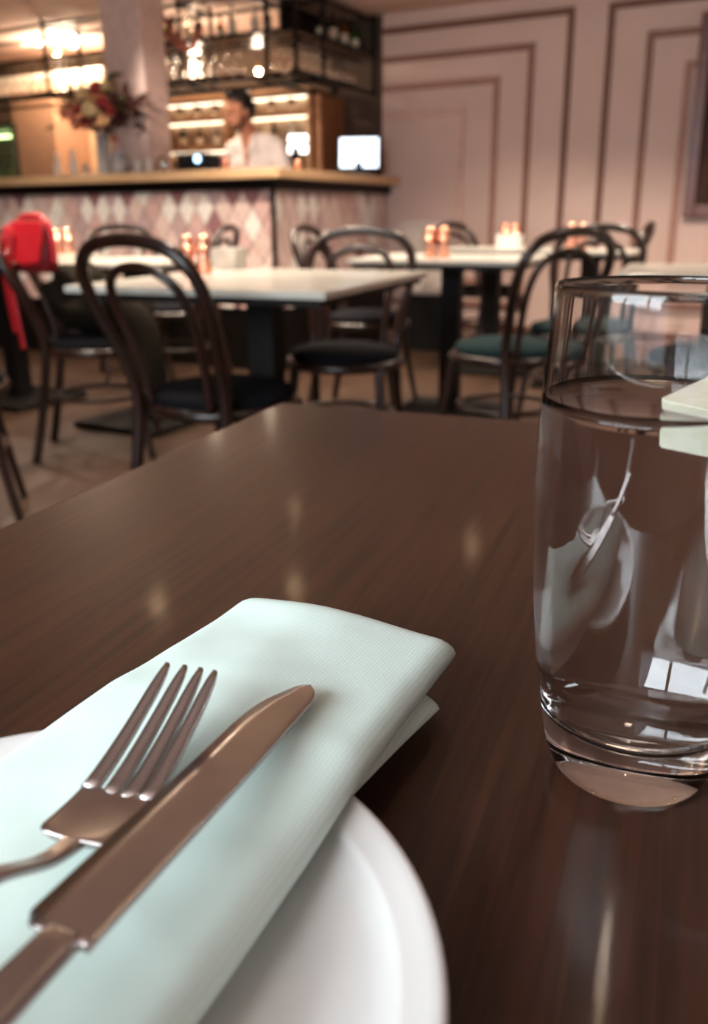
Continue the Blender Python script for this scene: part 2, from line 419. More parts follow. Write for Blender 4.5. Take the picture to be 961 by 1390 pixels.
for (xr_, v), (xl, _) in zip(right, left):
    w_ = xr_-xl
    pts = [(xl, .0001), (xl+w_*.3, .00045), (xr_-w_*.12, .0009), (xr_-.0003, .0010), (xr_, .0007), (xr_, -.0007), (xr_-.0003, -.0010), (xr_-w_*.12, -.0009), (xl+w_*.3, -.00045), (xl, -.0001)]
    rings.append([bm.verts.new((a, v, b)) for a, b in pts])
for i in range(n):
    for q in range(10): bm.faces.new((rings[i][q], rings[i][(q+1) % 10], rings[i+1][(q+1) % 10], rings[i+1][q]))
bm.faces.new(rings[0][::-1]); bm.faces.new(rings[-1])
from_bm('blade', bm, M_steel, knife, True)
rows = []
for i in range(20):
    q = i/19; v = .003-q*.105
    hw = .0050 if q < .05 else (.0046+.0032*q)
    rows.append((v, hw, 0, .0048-.0008*(1-q) if q > .03 else .003, 0))
hd = ribbon('handle', rows, M_steel, knife); hd.location.x = .0015

# water glass ------------------------------------------------------------
gb = pz(850, 1036, TZ)
glass = thing('water_glass', 'tall clear drinking glass on the walnut table beside the napkin', 'glass', (gb.x, gb.y, TZ+.0004), 0)
GH = .1605
outer = [(0, .0012), (.018, .0008), (.0222, .0), (.0245, .0008), (.0265, .0045), (.0283, .011), (.0302, .022), (.0326, .040), (.0345, .060), (.0357, .080), (.0362, .098), (.0360, .115), (.0353, .132), (.0343, .148), (.0336, GH-.0006)]
inner = [(.0331, GH), (.0326, GH-.0006), (.0332, .148), (.0342, .132), (.0349, .115), (.0351, .098), (.0346, .080), (.0333, .060), (.0313, .040), (.0288, .0285), (.0262, .0232), (.022, .0198), (.014, .0176), (.006, .0169), (0, .0168)]
M_glass = mat('tumbler_glass', (255, 255, 255), .0, trans=1, ior=1.5)
def smooth_prof(p, n=4):
    q = catmull([(a, b, 0) for a, b in p], n); return [(max(0, v.x), v.y) for v in q]
lathe('tumbler', smooth_prof(outer)+smooth_prof(inner), M_glass, glass, 96)
WZL = .1262
wp = [(0, .0166), (.006, .0167), (.014, .0174), (.0222, .0196), (.0264, .023), (.029, .0283), (.0315, .0398), (.0335, .060), (.0348, .080), (.0353, .098), (.0351, .115), (.0350, WZL+.0018), (.0343, WZL+.0011), (.0333, WZL+.0004), (.0316, WZL), (0, WZL)]
M_water = mat('water', (255, 255, 255), .0, trans=1, ior=1.33)
water = lathe('drinking_water', wp[:1]+smooth_prof(wp[1:12], 3)+wp[12:], M_water, None, 96)
at(water, (gb.x, gb.y, TZ+.0004)); tag(water, 'clear still water filling the tall glass', 'water')
# lemon slice floating at the right of the glass
lemon = thing('lemon_wedge', 'pale yellow lemon wedge floating in the glass of water', 'lemon', (gb.x-.001, gb.y-.001, TZ+WZL-.0050), 0)
lemon.rotation_euler = (R(8), R(-4), R(-8))
def half_disc(name, r0, r1, th, mtl, a0=0, a1=math.pi, n=24):
    bm = bmesh.new(); A = []
    for i in range(n+1):
        a = a0+(a1-a0)*i/n; A.append([bm.verts.new((r*math.cos(a), r*math.sin(a), z)) for r, z in ((r0, -th/2), (r1, -th/2), (r1, th/2), (r0, th/2))])
    for i in range(n):
        for q in range(4): bm.faces.new((A[i][q], A[i][(q+1) % 4], A[i+1][(q+1) % 4], A[i+1][q]))
    bm.faces.new(A[0]); bm.faces.new(A[-1][::-1])
    return from_bm(name, bm, mtl, lemon)
M_rind = mat('lemon_rind', (238, 216, 120), .45, scale=60, bump=.3); M_pith = mat('lemon_pith', (248, 246, 236), .6); M_pulp = mat('lemon_pulp', (248, 246, 226), .3, col2=(238, 236, 206), scale=160)
half_disc('rind', .0272, .0284, .0135, M_rind, R(-46), R(46)); half_disc('pith', .0254, .0272, .0134, M_pith, R(-46), R(46))
for k in range(2): half_disc('segment', .0012, .0254, .0130, M_pulp, R(-45.5+46*k), R(-.8+46*k), 8)

# ================================================================== BAR
bar = thing('bar_counter', 'long bar counter with oak top and pink diamond tiled front', 'bar', K0, PHI)
BTOP = 1.205; BUND = BTOP-.055
XB0 = -3.7
box('bar_body', XB0, -.012, .012, .5, 0, BUND-.06, M_black, bar); box('bar_body', -.5, -.012, .5, WALL_Y-.001, 0, BUND-.06, M_black, bar)
box('counter_top', XB0, .11, -.10, .55, BUND, BTOP, M_oak, bar, .006); box('counter_top', -.5, .11, .55, WALL_Y-.001, BUND, BTOP, M_oak, bar, .006)
box('overhang_shade', XB0, .03, -.03, .5, BUND-.06, BUND, M_black, bar); box('overhang_shade', -.5, .03, .5, WALL_Y-.001, BUND-.06, BUND, M_black, bar)  # black strip in place of the shade under the counter overhang
box('corner_trim', -.012, .012, -.012, .012, 0, BUND-.06, M_black, bar)
TCOL = [mat('tile_ivory', (246, 236, 226), .2, coat=.3), mat('tile_blush', (228, 200, 190), .2, coat=.3), mat('tile_mauve', (196, 166, 164), .2, coat=.3), mat('tile_rose', (216, 178, 170), .2, coat=.3), mat('tile_plum', (156, 112, 114), .2, coat=.3)]
TA, TB_ = .07, .105
def clip_poly(poly, ax, val, keep_less):
    out = []
    for i in range(len(poly)):
        a, b = poly[i], poly[(i+1) % len(poly)]
        ia = (a[ax] <= val+1e-9) if keep_less else (a[ax] >= val-1e-9); ib = (b[ax] <= val+1e-9) if keep_less else (b[ax] >= val-1e-9)
        if ia: out.append(a)
        if ia != ib:
            t = (val-a[ax])/(b[ax]-a[ax]); out.append((a[0]+(b[0]-a[0])*t, a[1]+(b[1]-a[1])*t))
    return out
tile_cache = {}
def tile(cx, cz, x0, x1, z0, z1, side, ci):
    g = .003
    key = (round(max(-TA, x0-cx), 4), round(min(TA, x1-cx), 4), round(max(-TB_, z0-cz), 4), round(min(TB_, z1-cz), 4), ci)
    if key not in tile_cache:
        poly = [(-TA+g, 0), (0, -TB_+g*1.5), (TA-g, 0), (0, TB_-g*1.5)]
        poly = clip_poly(poly, 0, key[0]+.001, False); poly = clip_poly(poly, 0, key[1]-.001, True) if poly else poly
        poly = clip_poly(poly, 1, key[2]+.001, False) if poly else poly; poly = clip_poly(poly, 1, key[3]-.001, True) if poly else poly
        if len(poly) < 3: tile_cache[key] = None
        else:
            bm = bmesh.new(); a = [bm.verts.new((p[0], .012, p[1])) for p in poly]; b = [bm.verts.new((p[0]*.95, 0, p[1]*.95)) for p in poly]
            n = len(poly); bm.faces.new(a); bm.faces.new(b[::-1])
            for i in range(n): bm.faces.new((a[i], a[(i+1) % n], b[(i+1) % n], b[i]))
            bmesh.ops.recalc_face_normals(bm, faces=bm.faces)
            me = bpy.data.meshes.new('tile'); bm.to_mesh(me); bm.free(); me.materials.append(TCOL[ci]); tile_cache[key] = me
    me = tile_cache[key]
    if not me: return
    o = link('tile', me, None, bar)
    if side == 0: o.location = (cx, 0, cz)
    else: o.location = (0, cx, cz); o.rotation_euler = (0, 0, math.pi/2)
ZT1 = BUND-.06; ZT0 = ZT1-.70
def tiles(x0, x1, side):
    j = 0; z = ZT1
    rnd = random.Random(3+side)
    while z > ZT0-TB_+.001:
        offx = 0 if j % 2 == 0 else TA
        x = x1-offx
        while x > x0-TA+.001:
            ci = rnd.choice([0, 0, 1, 1, 3]) if j % 2 else rnd.choice([2, 2, 1, 3, 4, 0, 1])
            tile(x, z, x0, x1, ZT0, ZT1, side, ci); x -= 2*TA
        j += 1; z -= TB_
tiles(-2.75, -.014, 0); tiles(.014, WALL_Y-.02, 1)
# white service cabinet against the pink wall beyond the bar end
cx0 = py_room(546, 302, WALL_Y-.3)[0]; cx1 = py_room(606, 302, WALL_Y-.3)[0]; cz1 = py_room(580, 301, WALL_Y-.3)[1]
M_cab = mat('pale_grey_laminate', (206, 192, 182), .5)
cab = thing('service_cabinet', 'low pale grey cabinet standing against pink wall beside bar end', 'cabinet', rw(cx0, WALL_Y-.3, 0), PHI)
cw = cx1-cx0
box('cabinet_body', 0, cw, 0, .27, .40, cz1-.03, M_cab, cab); box('cabinet_top', -.01, cw+.01, -.01, .275, cz1-.03, cz1, M_cab, cab)
box('door', .01, cw/2-.004, -.016, 0, .42, cz1-.05, M_cab, cab); box('door', cw/2+.004, cw-.01, -.016, 0, .42, cz1-.05, M_cab, cab)
box('plinth', .02, cw-.02, .02, .26, 0, .40, M_iron, cab)

# column standing behind the counter
c0 = py_room(139, 60, .12)[0]; c1 = py_room(199, 150, .12)[0]
struct(at(box('trim_1', c0, c1,   .12, .12+.22, BTOP, CEIL, mat('mauve_column_paint', (222, 194, 186), .7), None, .006), K0, PHI))
bar_top_loc = BTOP

# hanging steel rack over the bar ------------------------------------------------
rack = thing('hanging_rack', 'black steel shelf rack hanging from ceiling above the bar', 'rack', rw(0, 0, 0), PHI)
XR, YF, RD = -.10, .46, .34
ZB, ZM, ZTP = 1.765, 2.02, CEIL-.02
pt = .022
def bar_(name, x0, x1, y0, y1, z0, z1): return box(name, x0, x1, y0, y1, z0, z1, M_black, rack, .002)
fx_posts = [XR] + [py_room(p, 70, YF)[0] for p in (362, 245, 192, 61)] + [-3.5]
for x in fx_posts:
    for y in (YF, YF+RD): bar_('post', x-pt/2, x+pt/2, y-pt/2, y+pt/2, ZB, CEIL)
for y in (WALL_Y-.02,):
    for x in (XR, XR-RD): bar_('post', x-pt/2, x+pt/2, y-pt/2, y+pt/2, ZB, CEIL)
for z in (ZB, ZM, ZTP-.03):
    for y in (YF, YF+RD): bar_('rail', -3.5, XR, y-pt/2, y+pt/2, z, z+pt)
    for x in (XR, XR-RD): bar_('rail', x-pt/2, x+pt/2, YF, WALL_Y-.01, z, z+pt)
    for x in fx_posts: bar_('cross_bar', x-pt/2, x+pt/2, YF, YF+RD, z, z+pt)
M_shelfglass = mat('smoked_shelf', (70, 52, 40), .3)
box('shelf', -3.5, XR, YF+.012, YF+RD-.012, ZM+.001, ZM+.014, M_shelfglass, rack, 0)
box('shelf', XR-RD+.012, XR-.012, YF+RD+.012, WALL_Y-.03, ZM+.001, ZM+.014, M_shelfglass, rack, 0)
box('back_panel', XR-RD-.012, XR-RD, YF+RD+.03, WALL_Y-.035, ZM+.015, CEIL-.002, mat('rack_panel', (40, 30, 24), .6), rack, 0)
# rails the stem glasses hang from
box('glass_rail', -3.5, XR, YF+.10, YF+.112, ZB+.225, ZB+.235, M_black, rack, 0); box('glass_rail', -3.5, XR, YF+.24, YF+.252, ZB+.225, ZB+.235, M_black, rack, 0)
box('glass_rail', XR-.112, XR-.10, YF+.2, WALL_Y-.03, ZB+.225, ZB+.235, M_black, rack, 0); box('glass_rail', XR-.252, XR-.24, YF+.2, WALL_Y-.03, ZB+.225, ZB+.235, M_black, rack, 0)
for x in [XR-.4-.62*i for i in range(5)]:
    for y in (YF+.10, YF+.24): bar_('hanger', x-.004, x+.004, y, y+.01, ZB+.235, ZM)
for y in (YF+.25, 1.05, 1.32):
    for x in (XR-.112, XR-.252): bar_('hanger', x, x+.01, y-.004, y+.004, ZB+.235, ZM)

# wine glass hanging upside-down
wine = thing('wine_glass', 'upturned clear wine glass hanging in the rack above the bar', 'wine glass', (0, 0, 0), PHI, 'stem glasses hanging in the bar rack')
M_wine = mat('wine_glass_clear', (255, 250, 245), .06, trans=1, ior=1.5)
lathe('bowl', [(.0305, -.19), (.036, -.16), (.037, -.135), (.031, -.105), (.018, -.088), (.005, -.082), (.005, -.084), (.017, -.0895), (.0295, -.106), (.0355, -.135), (.0345, -.16), (.029, -.19)], M_wine, wine, 16, close=True)
lathe('stem', [(0, -.083), (.005, -.083), (.0035, -.075), (.0032, -.01), (.006, -.004), (0, -.004)], M_wine, wine, 10)
lathe('foot', [(0, -.0045), (.006, -.004), (.032, -.001), (.032, .0005), (0, .001)], M_wine, wine, 16)
spots = []
for i in range(9):
    for x in (XR-.106, XR-.246): spots.append((x, .62+i*.095))
for i in range(20):
    spots.append((XR-.5-.098*i if i < 20 else 0, YF+.106)); 
for i in range(8):
    spots.append((-2.40+.1*i-.55, YF+.106))
first = True
used_sp = set()
for (x, y) in spots:
    k = (round(x, 2), round(y, 2))
    if k in used_sp or (c0-.03 < x < c1+.03 and y < .2): continue
    used_sp.add(k)
    o = wine if first else copy_tree(wine); first = False
    o.location = rw(x, y, ZB+.236)
    o['label'] = 'upturned wine glass hanging in the right rack rails next to pink wall' if y > YF+.14 else ('upturned wine glass hanging in the rack rail over the bar front' if x > c1 else 'upturned wine glass hanging in the rack left of the mauve column')

# pendant bulbs ---------------------------------------------------------------------
M_bulb = mat('warm_bulb', (255, 228, 190), .3, emit=26)
def pendant(px, py, yr, label, r=.034, power=14):
    x, z = py_room(px, py, yr); p = rw(x, yr, z)
    t = thing('pendant_bulb', label, 'lamp', p, 0, 'bare bulbs hanging over the bar')
    bm = bmesh.new(); ball_bm(bm, (0, 0, 0), r, 2); from_bm('bulb', bm, M_bulb, t, True)
    lathe('socket', [(0, r*.85), (.014, r*.85), (.016, r*1.2), (.012, r*2.2), (0, r*2.2)], mat('brass', (190, 140, 70), .3, 1), t, 12)
    tube('cord', [(0, 0, r*2.2), (0, 0, max(CEIL-p.z, r*2.2+.02))], .003, M_black, t, 6)
    l = bpy.data.lights.new('bulb_light', 'POINT'); l.energy = power; l.color = (1, .80, .58); l.shadow_soft_size = r*1.1
    lo = bpy.data.objects.new('bulb_light', l); COL.objects.link(lo); lo.parent = t
    lo.location = (0, 0, -r*2.4)
    return t
pendant(84, 44, 1.0, 'largest of the glowing bare bulbs left of the mauve column', .048, 22)
pendant(99, 57, 1.05, 'glowing bulb just beside the largest bulb nearest the mauve column', .040, 10)
pendant(78, 80, .95, 'low glowing bulb hanging beneath the bulb cluster', .036, 7)
pendant(52, 57, 1.0, 'small glowing bulb left of the rack post', .026, 5)
pendant(35, 51, 1.0, 'leftmost small glowing bulb over the bar', .026, 5)
pendant(264, 60, .90, 'glowing globe bulb hanging right of the mauve column', .038, 8)
pendant(262, 87, 1.2, 'dim small bulb added for a reflection under the globe right of the column', .024, 3)  # lamp added where only a reflection glows
pendant(351, 97, 1.25, 'small warm bulb hanging above the bartender', .022, 4)

# draped rose fabric rope from rack
pts_px = [(186, -30), (200, 8), (216, 34), (232, 54), (247, 66), (258, 60), (266, 40)]
M_rose = mat('rose_fabric', (150, 84, 70), .8, scale=40, bump=.3)
gar = thing('fabric_swag', 'twisted rose fabric swag draped diagonally on the bar rack', 'swag', rw(0, YF-.06, 0), PHI)
for k in range(2):
    P = []
    for i, (a, b) in enumerate(pts_px):
        x, z = py_room(a+k*10, b-k*3, YF-.06); P.append((x, -.02*math.sin(i*2+k*3), z+.012*math.sin(i*2.2+k*3.1)))
    tube('strand', catmull(P, 6), [.022, .012], M_rose, gar, 8)

# back bar ---------------------------------------------------------------------------
bx0 = py_room(205, 200, WALL_Y-.25)[0]; bx1 = py_room(427, 200, WALL_Y-.25)[0]
M_shelfwood = wood_mat('warm_shelf_wood', (150, 104, 66), (176, 126, 84), .5)
bb = thing('back_bar_shelves', 'lit wooden back bar shelving with bottles behind the bartender', 'shelf', rw(bx0, WALL_Y-.30, 0), PHI)
bwid = bx1-bx0
box('back_panel', 0, bwid, .285, .299, .9, 1.80, mat('cream_panel', (226, 200, 168), .6), bb, 0)
box('base_cabinet', 0, bwid, -.05, .299, 0, .9, M_barwall, bb)
M_led = mat('led_strip', (255, 236, 208), .4, emit=3)
SH = [1.24, 1.46, 1.68]
for z in SH:
    box('shelf', 0, bwid, .02, .285, z-.018, z, M_shelfwood, bb, 0)
    box('light_strip', .02, bwid-.02, .26, .283, z-.028, z-.018, M_led, bb, 0)
for x in (0, bwid*.5, bwid-.03): box('upright', x, x+.03, .0, .285, .9, 1.80, M_shelfwood, bb, 0)
box('top_board', 0, bwid, 0, .285, 1.80, 1.82, M_shelfwood, bb, 0); box('light_strip', .02, bwid-.02, .25, .283, 1.79, 1.80, M_led, bb, 0)
BCOL = [mat('bottle_clear', (235, 232, 222), .05, trans=.85), mat('bottle_amber', (150, 84, 30), .08, trans=.5), mat('bottle_green', (70, 110, 40), .08, trans=.5), mat('bottle_dark', (40, 28, 22), .1), mat('bottle_pale', (232, 220, 196), .15)]
BN = ['clear', 'amber', 'green', 'dark', 'cream']
M_label = mat('paper_label', (230, 216, 190), .7); M_cap = mat('bottle_cap', (60, 44, 34), .4)
protos = {}
def bottle(loc, ci, h, r, label, group):
    t = thing('bottle', label, 'bottle', loc, PHI, group)
    lathe('bottle_body', [(0, 0), (r*.95, 0), (r, h*.02), (r, h*.58), (r*.86, h*.66), (r*.36, h*.76), (r*.33, h*.92), (0, h*.92)], BCOL[ci], t, 14)
    lathe('label', [(r*1.01, h*.18), (r*1.015, h*.19), (r*1.015, h*.47), (r*1.01, h*.48)], M_label, t, 14)
    lathe('cap', [(r*.36, h*.88), (r*.38, h*.90), (r*.38, h), (0, h)], M_cap, t, 10)
    return t
rnd = random.Random(11)
for si, z in enumerate(SH):
    nb = 9
    ORD = ['first', 'second', 'third', 'fourth', 'fifth', 'sixth', 'seventh', 'eighth', 'ninth']
    for i in range(nb):
        x = bx0+.07+i*(bwid-.14)/(nb-1)
        if abs(x-bx0-bwid*.5-.015) < .05: x += .05
        ci = rnd.choice([0, 1, 2, 3, 4, 1, 4]); h = [.19, .17, .12][si]*rnd.uniform(.9, 1.04)
        if si < 2: bottle(rw(x, WALL_Y-.17+.03*rnd.random(), z), ci, h, .026+.006*rnd.random(), '%s glass bottle, %s from left on the %s back bar shelf' % (BN[ci], ORD[i], ['lowest', 'middle', 'top'][si]), 'bottles on the back bar shelves')
        else:
            t = thing('tumbler', 'clear tumbler, %s from left on the top back bar shelf' % ORD[i], 'glass', rw(x, WALL_Y-.16, z), PHI, 'tumblers on the top back bar shelf')
            lathe('glass_wall', [(.026, 0), (.034, .09), (.031, .09), (.023, .004)], M_wine, t, 14, close=True)
for i in range(7):
    ci = [3, 0, 3, 4, 1, 3, 2][i]; y = .95+i*.078
    bottle(rw(XR-.10-.05*(i % 2), y, ZM+.015), ci, .20+.02*(i % 3)-.02, .030, '%s bottle, %s from the pink wall, on the upper rack shelf at right' % (BN[ci], ['seventh', 'sixth', 'fifth', 'fourth', 'third', 'second', 'first'][i]), 'bottles on the upper rack shelf')
for i in range(8):
    ci = [3, 4, 0, 1, 3, 0, 2, 4][i]; x = XR-.30-i*.135
    bottle(rw(x, YF+.15+.06*(i % 2), ZM+.015), ci, .17+.02*(i % 3), .028, '%s bottle, %s from the corner, on the upper rack shelf over the bar front' % (BN[ci], ['first', 'second', 'third', 'fourth', 'fifth', 'sixth', 'seventh', 'eighth'][i]), 'bottles on the upper rack shelf')
# dark brown post beside the shelves
struct(at(box('trim_2', py_room(428, 180, WALL_Y-.35)[0], py_room(436, 180, WALL_Y-.35)[0], WALL_Y-.35, WALL_Y, 0, 1.76, mat('brown_post_paint', (150, 100, 66), .6), None, .004), K0, PHI))
# left of column: warm wall panel, white bulkhead, pillar
lx0, _ = py_room(-60, 120, WALL_Y-.28); lx1, _ = py_room(140, 120, WALL_Y-.28)
z0 = py_room(60, 124, WALL_Y-.28)[1]; z1 = py_room(60, 92, WALL_Y-.28)[1]
bk = at(box('trim_3', lx0-.6, lx1, WALL_Y-.28, WALL_Y, z0, z1, mat('white_bulkhead', (240, 226, 206), .6), None, .004), K0, PHI); struct(bk)
pl0 = py_room(20, 190, WALL_Y-.4)[0]; pl1 = py_room(76, 190, WALL_Y-.4)[0]
struct(at(box('trim_4', pl0, pl1, WALL_Y-.4, WALL_Y, 0, z0, mat('tan_pillar_paint', (186, 144, 114), .7), None, .004), K0, PHI))
struct(at(box('trim_5', -4.5, bx0-.02, WALL_Y-.012, WALL_Y, 0, CEIL, M_tanwall, None, 0), K0, PHI))

fr0 = py_room(-60, 190, WALL_Y-.45)[0]; fr1 = py_room(17, 190, WALL_Y-.45)[0]
fg = thing('drinks_fridge', 'glass fronted drinks fridge behind the bar at left edge', 'fridge', rw(fr0, WALL_Y-.45, 0), PHI)
fw_ = fr1-fr0
for a_ in ((0, .03, .02, .4, 0, 1.72), (fw_-.03, fw_, .02, .4, 0, 1.72), (.03, fw_-.03, .02, .4, 0, .12), (.03, fw_-.03, .02, .4, 1.68, 1.72), (.03, fw_-.03, .37, .4, .12, 1.68)): box('fridge_side', *a_, M_black, fg, 0)
for z in (.5, .9, 1.25, 1.48): box('fridge_shelf', .03, fw_-.03, .05, .37, z, z+.01, M_chrome0 if 'M_chrome0' in globals() else M_black, fg, 0)
box('fridge_lamp', .05, fw_-.05, .34, .36, 1.64, 1.66, mat('fridge_lamp', (226, 255, 200), .4, emit=8), fg, 0)
box('glass_door', .0, fw_, .0, .015, .02, 1.70, mat('green_tint_glass', (206, 224, 180), .05, trans=.9, ior=1.2), fg, 0)
for i in range(6): bottle(rw(fr0+.08+i*(fw_-.16)/5, WALL_Y-.25, 1.26), 2, .2, .03, 'green bottle, %s from left inside the drinks fridge' % ORD[i], 'bottles in the drinks fridge')

# ------------------------------------------------------------------- things on the bar counter
CT = BTOP
def counter_at(px, yr, extra=0): return rw(py_room(px, 232, yr)[0], yr, CT)
M_ice = mat('frosted_glass', (240, 240, 240), .15, trans=.6, ior=1.3)
def tumbler_on_bar(px, yr, h, r, label, mtl, cat='glass'):
    t = thing('bar_tumbler' if cat == 'glass' else cat, label, cat, counter_at(px, yr), PHI)
    lathe('wall', [(0, 0), (r*.82, 0), (r, h), (r*.9, h), (r*.74, h*.08), (0, h*.08)], mtl, t, 18)
    return t
M_salt = mat('milk_glass', (244, 240, 232), .15, scale=30)
def flask(px, yr, h, r, label):
    t = thing('carafe', label, 'carafe', counter_at(px, yr), PHI)
    lathe('carafe_body', [(0, 0), (r, 0), (r*1.02, h*.45), (r*.55, h*.72), (r*.45, h*.9), (r*.55, h*.98), (r*.45, h*.98), (r*.38, h*.88), (0, h*.86)], M_salt, t, 16)
    lathe('stopper', [(0, h*.87), (r*.4, h*.88), (r*.42, h*1.02), (0, h*1.03)], mat('chrome', (220, 220, 220), .12, 1), t, 12)
flask(79, .1, .16, .026, 'tall white carafe at left end of bar left of flower vase')
flask(100, .08, .17, .027, 'tall white carafe close to flower vase on the bar')
tumbler_on_bar(117, .1, .075, .022, 'small clear tumbler between carafes and flower vase', M_ice)
tumbler_on_bar(188, .08, .085, .024, 'milky tumbler on the bar right of the flower vase', M_salt)
tumbler_on_bar(203, .08, .09, .024, 'milky tumbler on the bar in front of the column edge', M_salt)
tumbler_on_bar(222, .10, .10, .030, 'shiny metal beaker on the bar beside the coffee grinder', mat('chrome', (220, 220, 220), .12, 1))
tumbler_on_bar(306, .10, .09, .03, 'copper mug on the bar in front of the bartender', M_copper)
tumbler_on_bar(404, .16, .05, .02, 'tiny copper jigger on the bar corner', M_copper)
# espresso machine
em = thing('espresso_machine', 'black and chrome espresso machine on the bar left of bartender', 'machine', rw(py_room(240, 232, .2)[0], .2, CT), PHI)
M_chrome = MATS['chrome']
box('machine_body', 0, .24, 0, .22, .012, .11, M_black, em, .012); box('drip_tray', .01, .23, -.05, .0, .0, .025, M_chrome, em, .004); box('top_plate', -.005, .245, -.02, .225, .11, .122, M_chrome, em, .004)
box('front_panel', .02, .12, -.006, 0, .045, .095, mat('dark_plastic', (20, 20, 22), .3), em, .002)
for xx in (.02, .2):
    for yy in (.02, .18): box('foot', xx, xx+.02, yy, yy+.02, 0, .012, M_black, em, 0)
bm = bmesh.new(); ball_bm(bm, (.18, -.012, .085), (.022, .012, .022), 2); from_bm('indicator_light', bm, mat('blue_light', (170, 220, 255), .3, emit=5), em, True)
for xx in (.13, .19): tube('group_handle', [(xx, -.005, .04), (xx, -.06, .035)], .008, M_black, em, 8)
# white cup stack / lit menu card
card = thing('menu_board', 'bright white lit menu board on the shelf left of bartender', 'sign', rw(py_room(258, 214, WALL_Y-.34)[0], WALL_Y-.34, CT-.02), PHI)
M_screen = mat('white_lit_panel', (255, 252, 246), .4, emit=3.2)
box('board_face', 0, .19, -.004, .0, .05, .22, M_screen, card, 0); box('board_back', -.005, .195, 0, .02, .045, .225, M_whitecer, card, .003)
box('board_leg', .08, .11, .0, .02, -.285, .045, M_black, card, 0)
# point of sale monitors
def monitor(name, label, p0, wdt, hgt, yaw, tilt, stand, face):
    t = thing(name, label, 'monitor', p0, yaw)
    body = box('screen_housing', -wdt/2-.015, wdt/2+.015, 0, .025, stand, stand+hgt+.03, M_black, t, .005)
    body.rotation_euler = (R(tilt), 0, 0)
    sc_ = box('screen', -wdt/2, wdt/2, -.003, .001, stand+.015, stand+.015+hgt, face, body, 0)
    box('stand_base', -.09, .09, -.06, .08, 0, .012, M_black, t, .004)
    box('stand_neck', -.025, .025, -.005, .02, .012, stand+.05, M_black, t, .004)
    return t
M_mon = mat('monitor_screen', (226, 240, 255), .3, emit=2.4)
yq = .98; pxm = py_room(487, 238, yq)
monitor('monitor', 'black monitor with bright white screen on the bar end by pink wall', rw(px_room(487, 236, -.06)[1]*0-.06, px_room(487, 236, -.06)[0], CT), .27, .20, PHI+R(22), -10, .045, M_mon)
monitor('monitor', 'small white lit screen on the shelf right of bartender', rw(py_room(401, 214, WALL_Y-.33)[0], WALL_Y-.33, .90), .16, .13, PHI+R(12), -8, .47, M_screen)

# flower arrangement ----------------------------------------------------------------
vx = py_room(140, 232, .0)[0]
vase = thing('flower_vase', 'tall clear glass vase on the bar holding the flowers', 'vase', rw(vx, .02, CT), PHI)
lathe('vase_wall', [(0, 0), (.042, 0), (.045, .01), (.045, .26), (.042, .26), (.041, .016), (0, .014)], M_ice, vase, 20)
vase2 = thing('glass_jug', 'clear glass water jug on the bar right of flower vase', 'jug', rw(py_room(165, 232, .04)[0], .02, CT), PHI)
lathe('jug_wall', [(0, 0), (.045, 0), (.05, .03), (.042, .13), (.04, .13), (.047, .03), (.04, .01), (0, .01)], M_ice, vase2, 20)
tube('jug_handle', catmull([(.042, 0, .11), (.08, 0, .105), (.085, 0, .06), (.048, 0, .04)], 5), .006, M_ice, vase2, 8)
bq = thing('flower_bouquet', 'large bouquet of red, cream and dark foliage in vase on bar', 'flowers', rw(vx, .02, CT), PHI)
M_fred = mat('red_petals', (176, 62, 62), .7, scale=40); M_fcream = mat('cream_petals', (240, 214, 160), .7, scale=40); M_fpeach = mat('peach_petals', (226, 146, 116), .7, scale=40)
M_leafd = mat('dark_plum_leaves', (74, 34, 30), .6, scale=20); M_leafg = mat('green_leaves', (78, 84, 40), .6, scale=20); M_stem = mat('stems', (80, 70, 40), .7)
def fl_pt(px, py, dy):
    x, z = py_room(px, py, .02+dy); return Vector((x-vx, dy, z-CT))
def blossom(px, py, dy, r, mtl, seed):
    rn = random.Random(seed); c = fl_pt(px, py, dy)
    bm = bmesh.new()
    for k in range(16):
        a = rn.uniform(0, 6.28); b = rn.uniform(-.5, 1.2); dd = Vector((math.cos(a)*math.cos(b), math.sin(a)*math.cos(b), math.sin(b)))
        ball_bm(bm, c+dd*r*.62, (r*.5, r*.5, r*.34), 1, dd.to_track_quat('Z', 'Y').to_matrix().to_4x4())
    from_bm('blossom', bm, mtl, bq, True)
    tube('stem', catmull([(0.01*rn.uniform(-1, 1), .01*rn.uniform(-1, 1), .03), (c.x*.15, c.y*.15, .24), (c.x*.6, c.y*.6, .24+(c.z-.24)*.6), tuple(c)], 4), .0035, M_stem, bq, 5)
for i, a in enumerate(((93, 155, -.02, .06, M_fpeach), (112, 128, .02, .055, M_fcream), (123, 148, -.07, .065, M_fcream), (104, 168, -.05, .055, M_fpeach), (98, 145, .05, .045, M_fcream), (145, 118, 0, .05, M_fcream),
                       (130, 120, -.03, .05, M_fred), (140, 140, -.06, .05, M_fred), (118, 165, -.04, .05, M_fred), (150, 152, -.04, .04, M_fred), (108, 150, -.02, .045, M_fred), (155, 190, -.05, .028, M_fred), (87, 152, .0, .04, M_fcream))): blossom(*a, 40+i)
rn = random.Random(5)
leaf_me = []
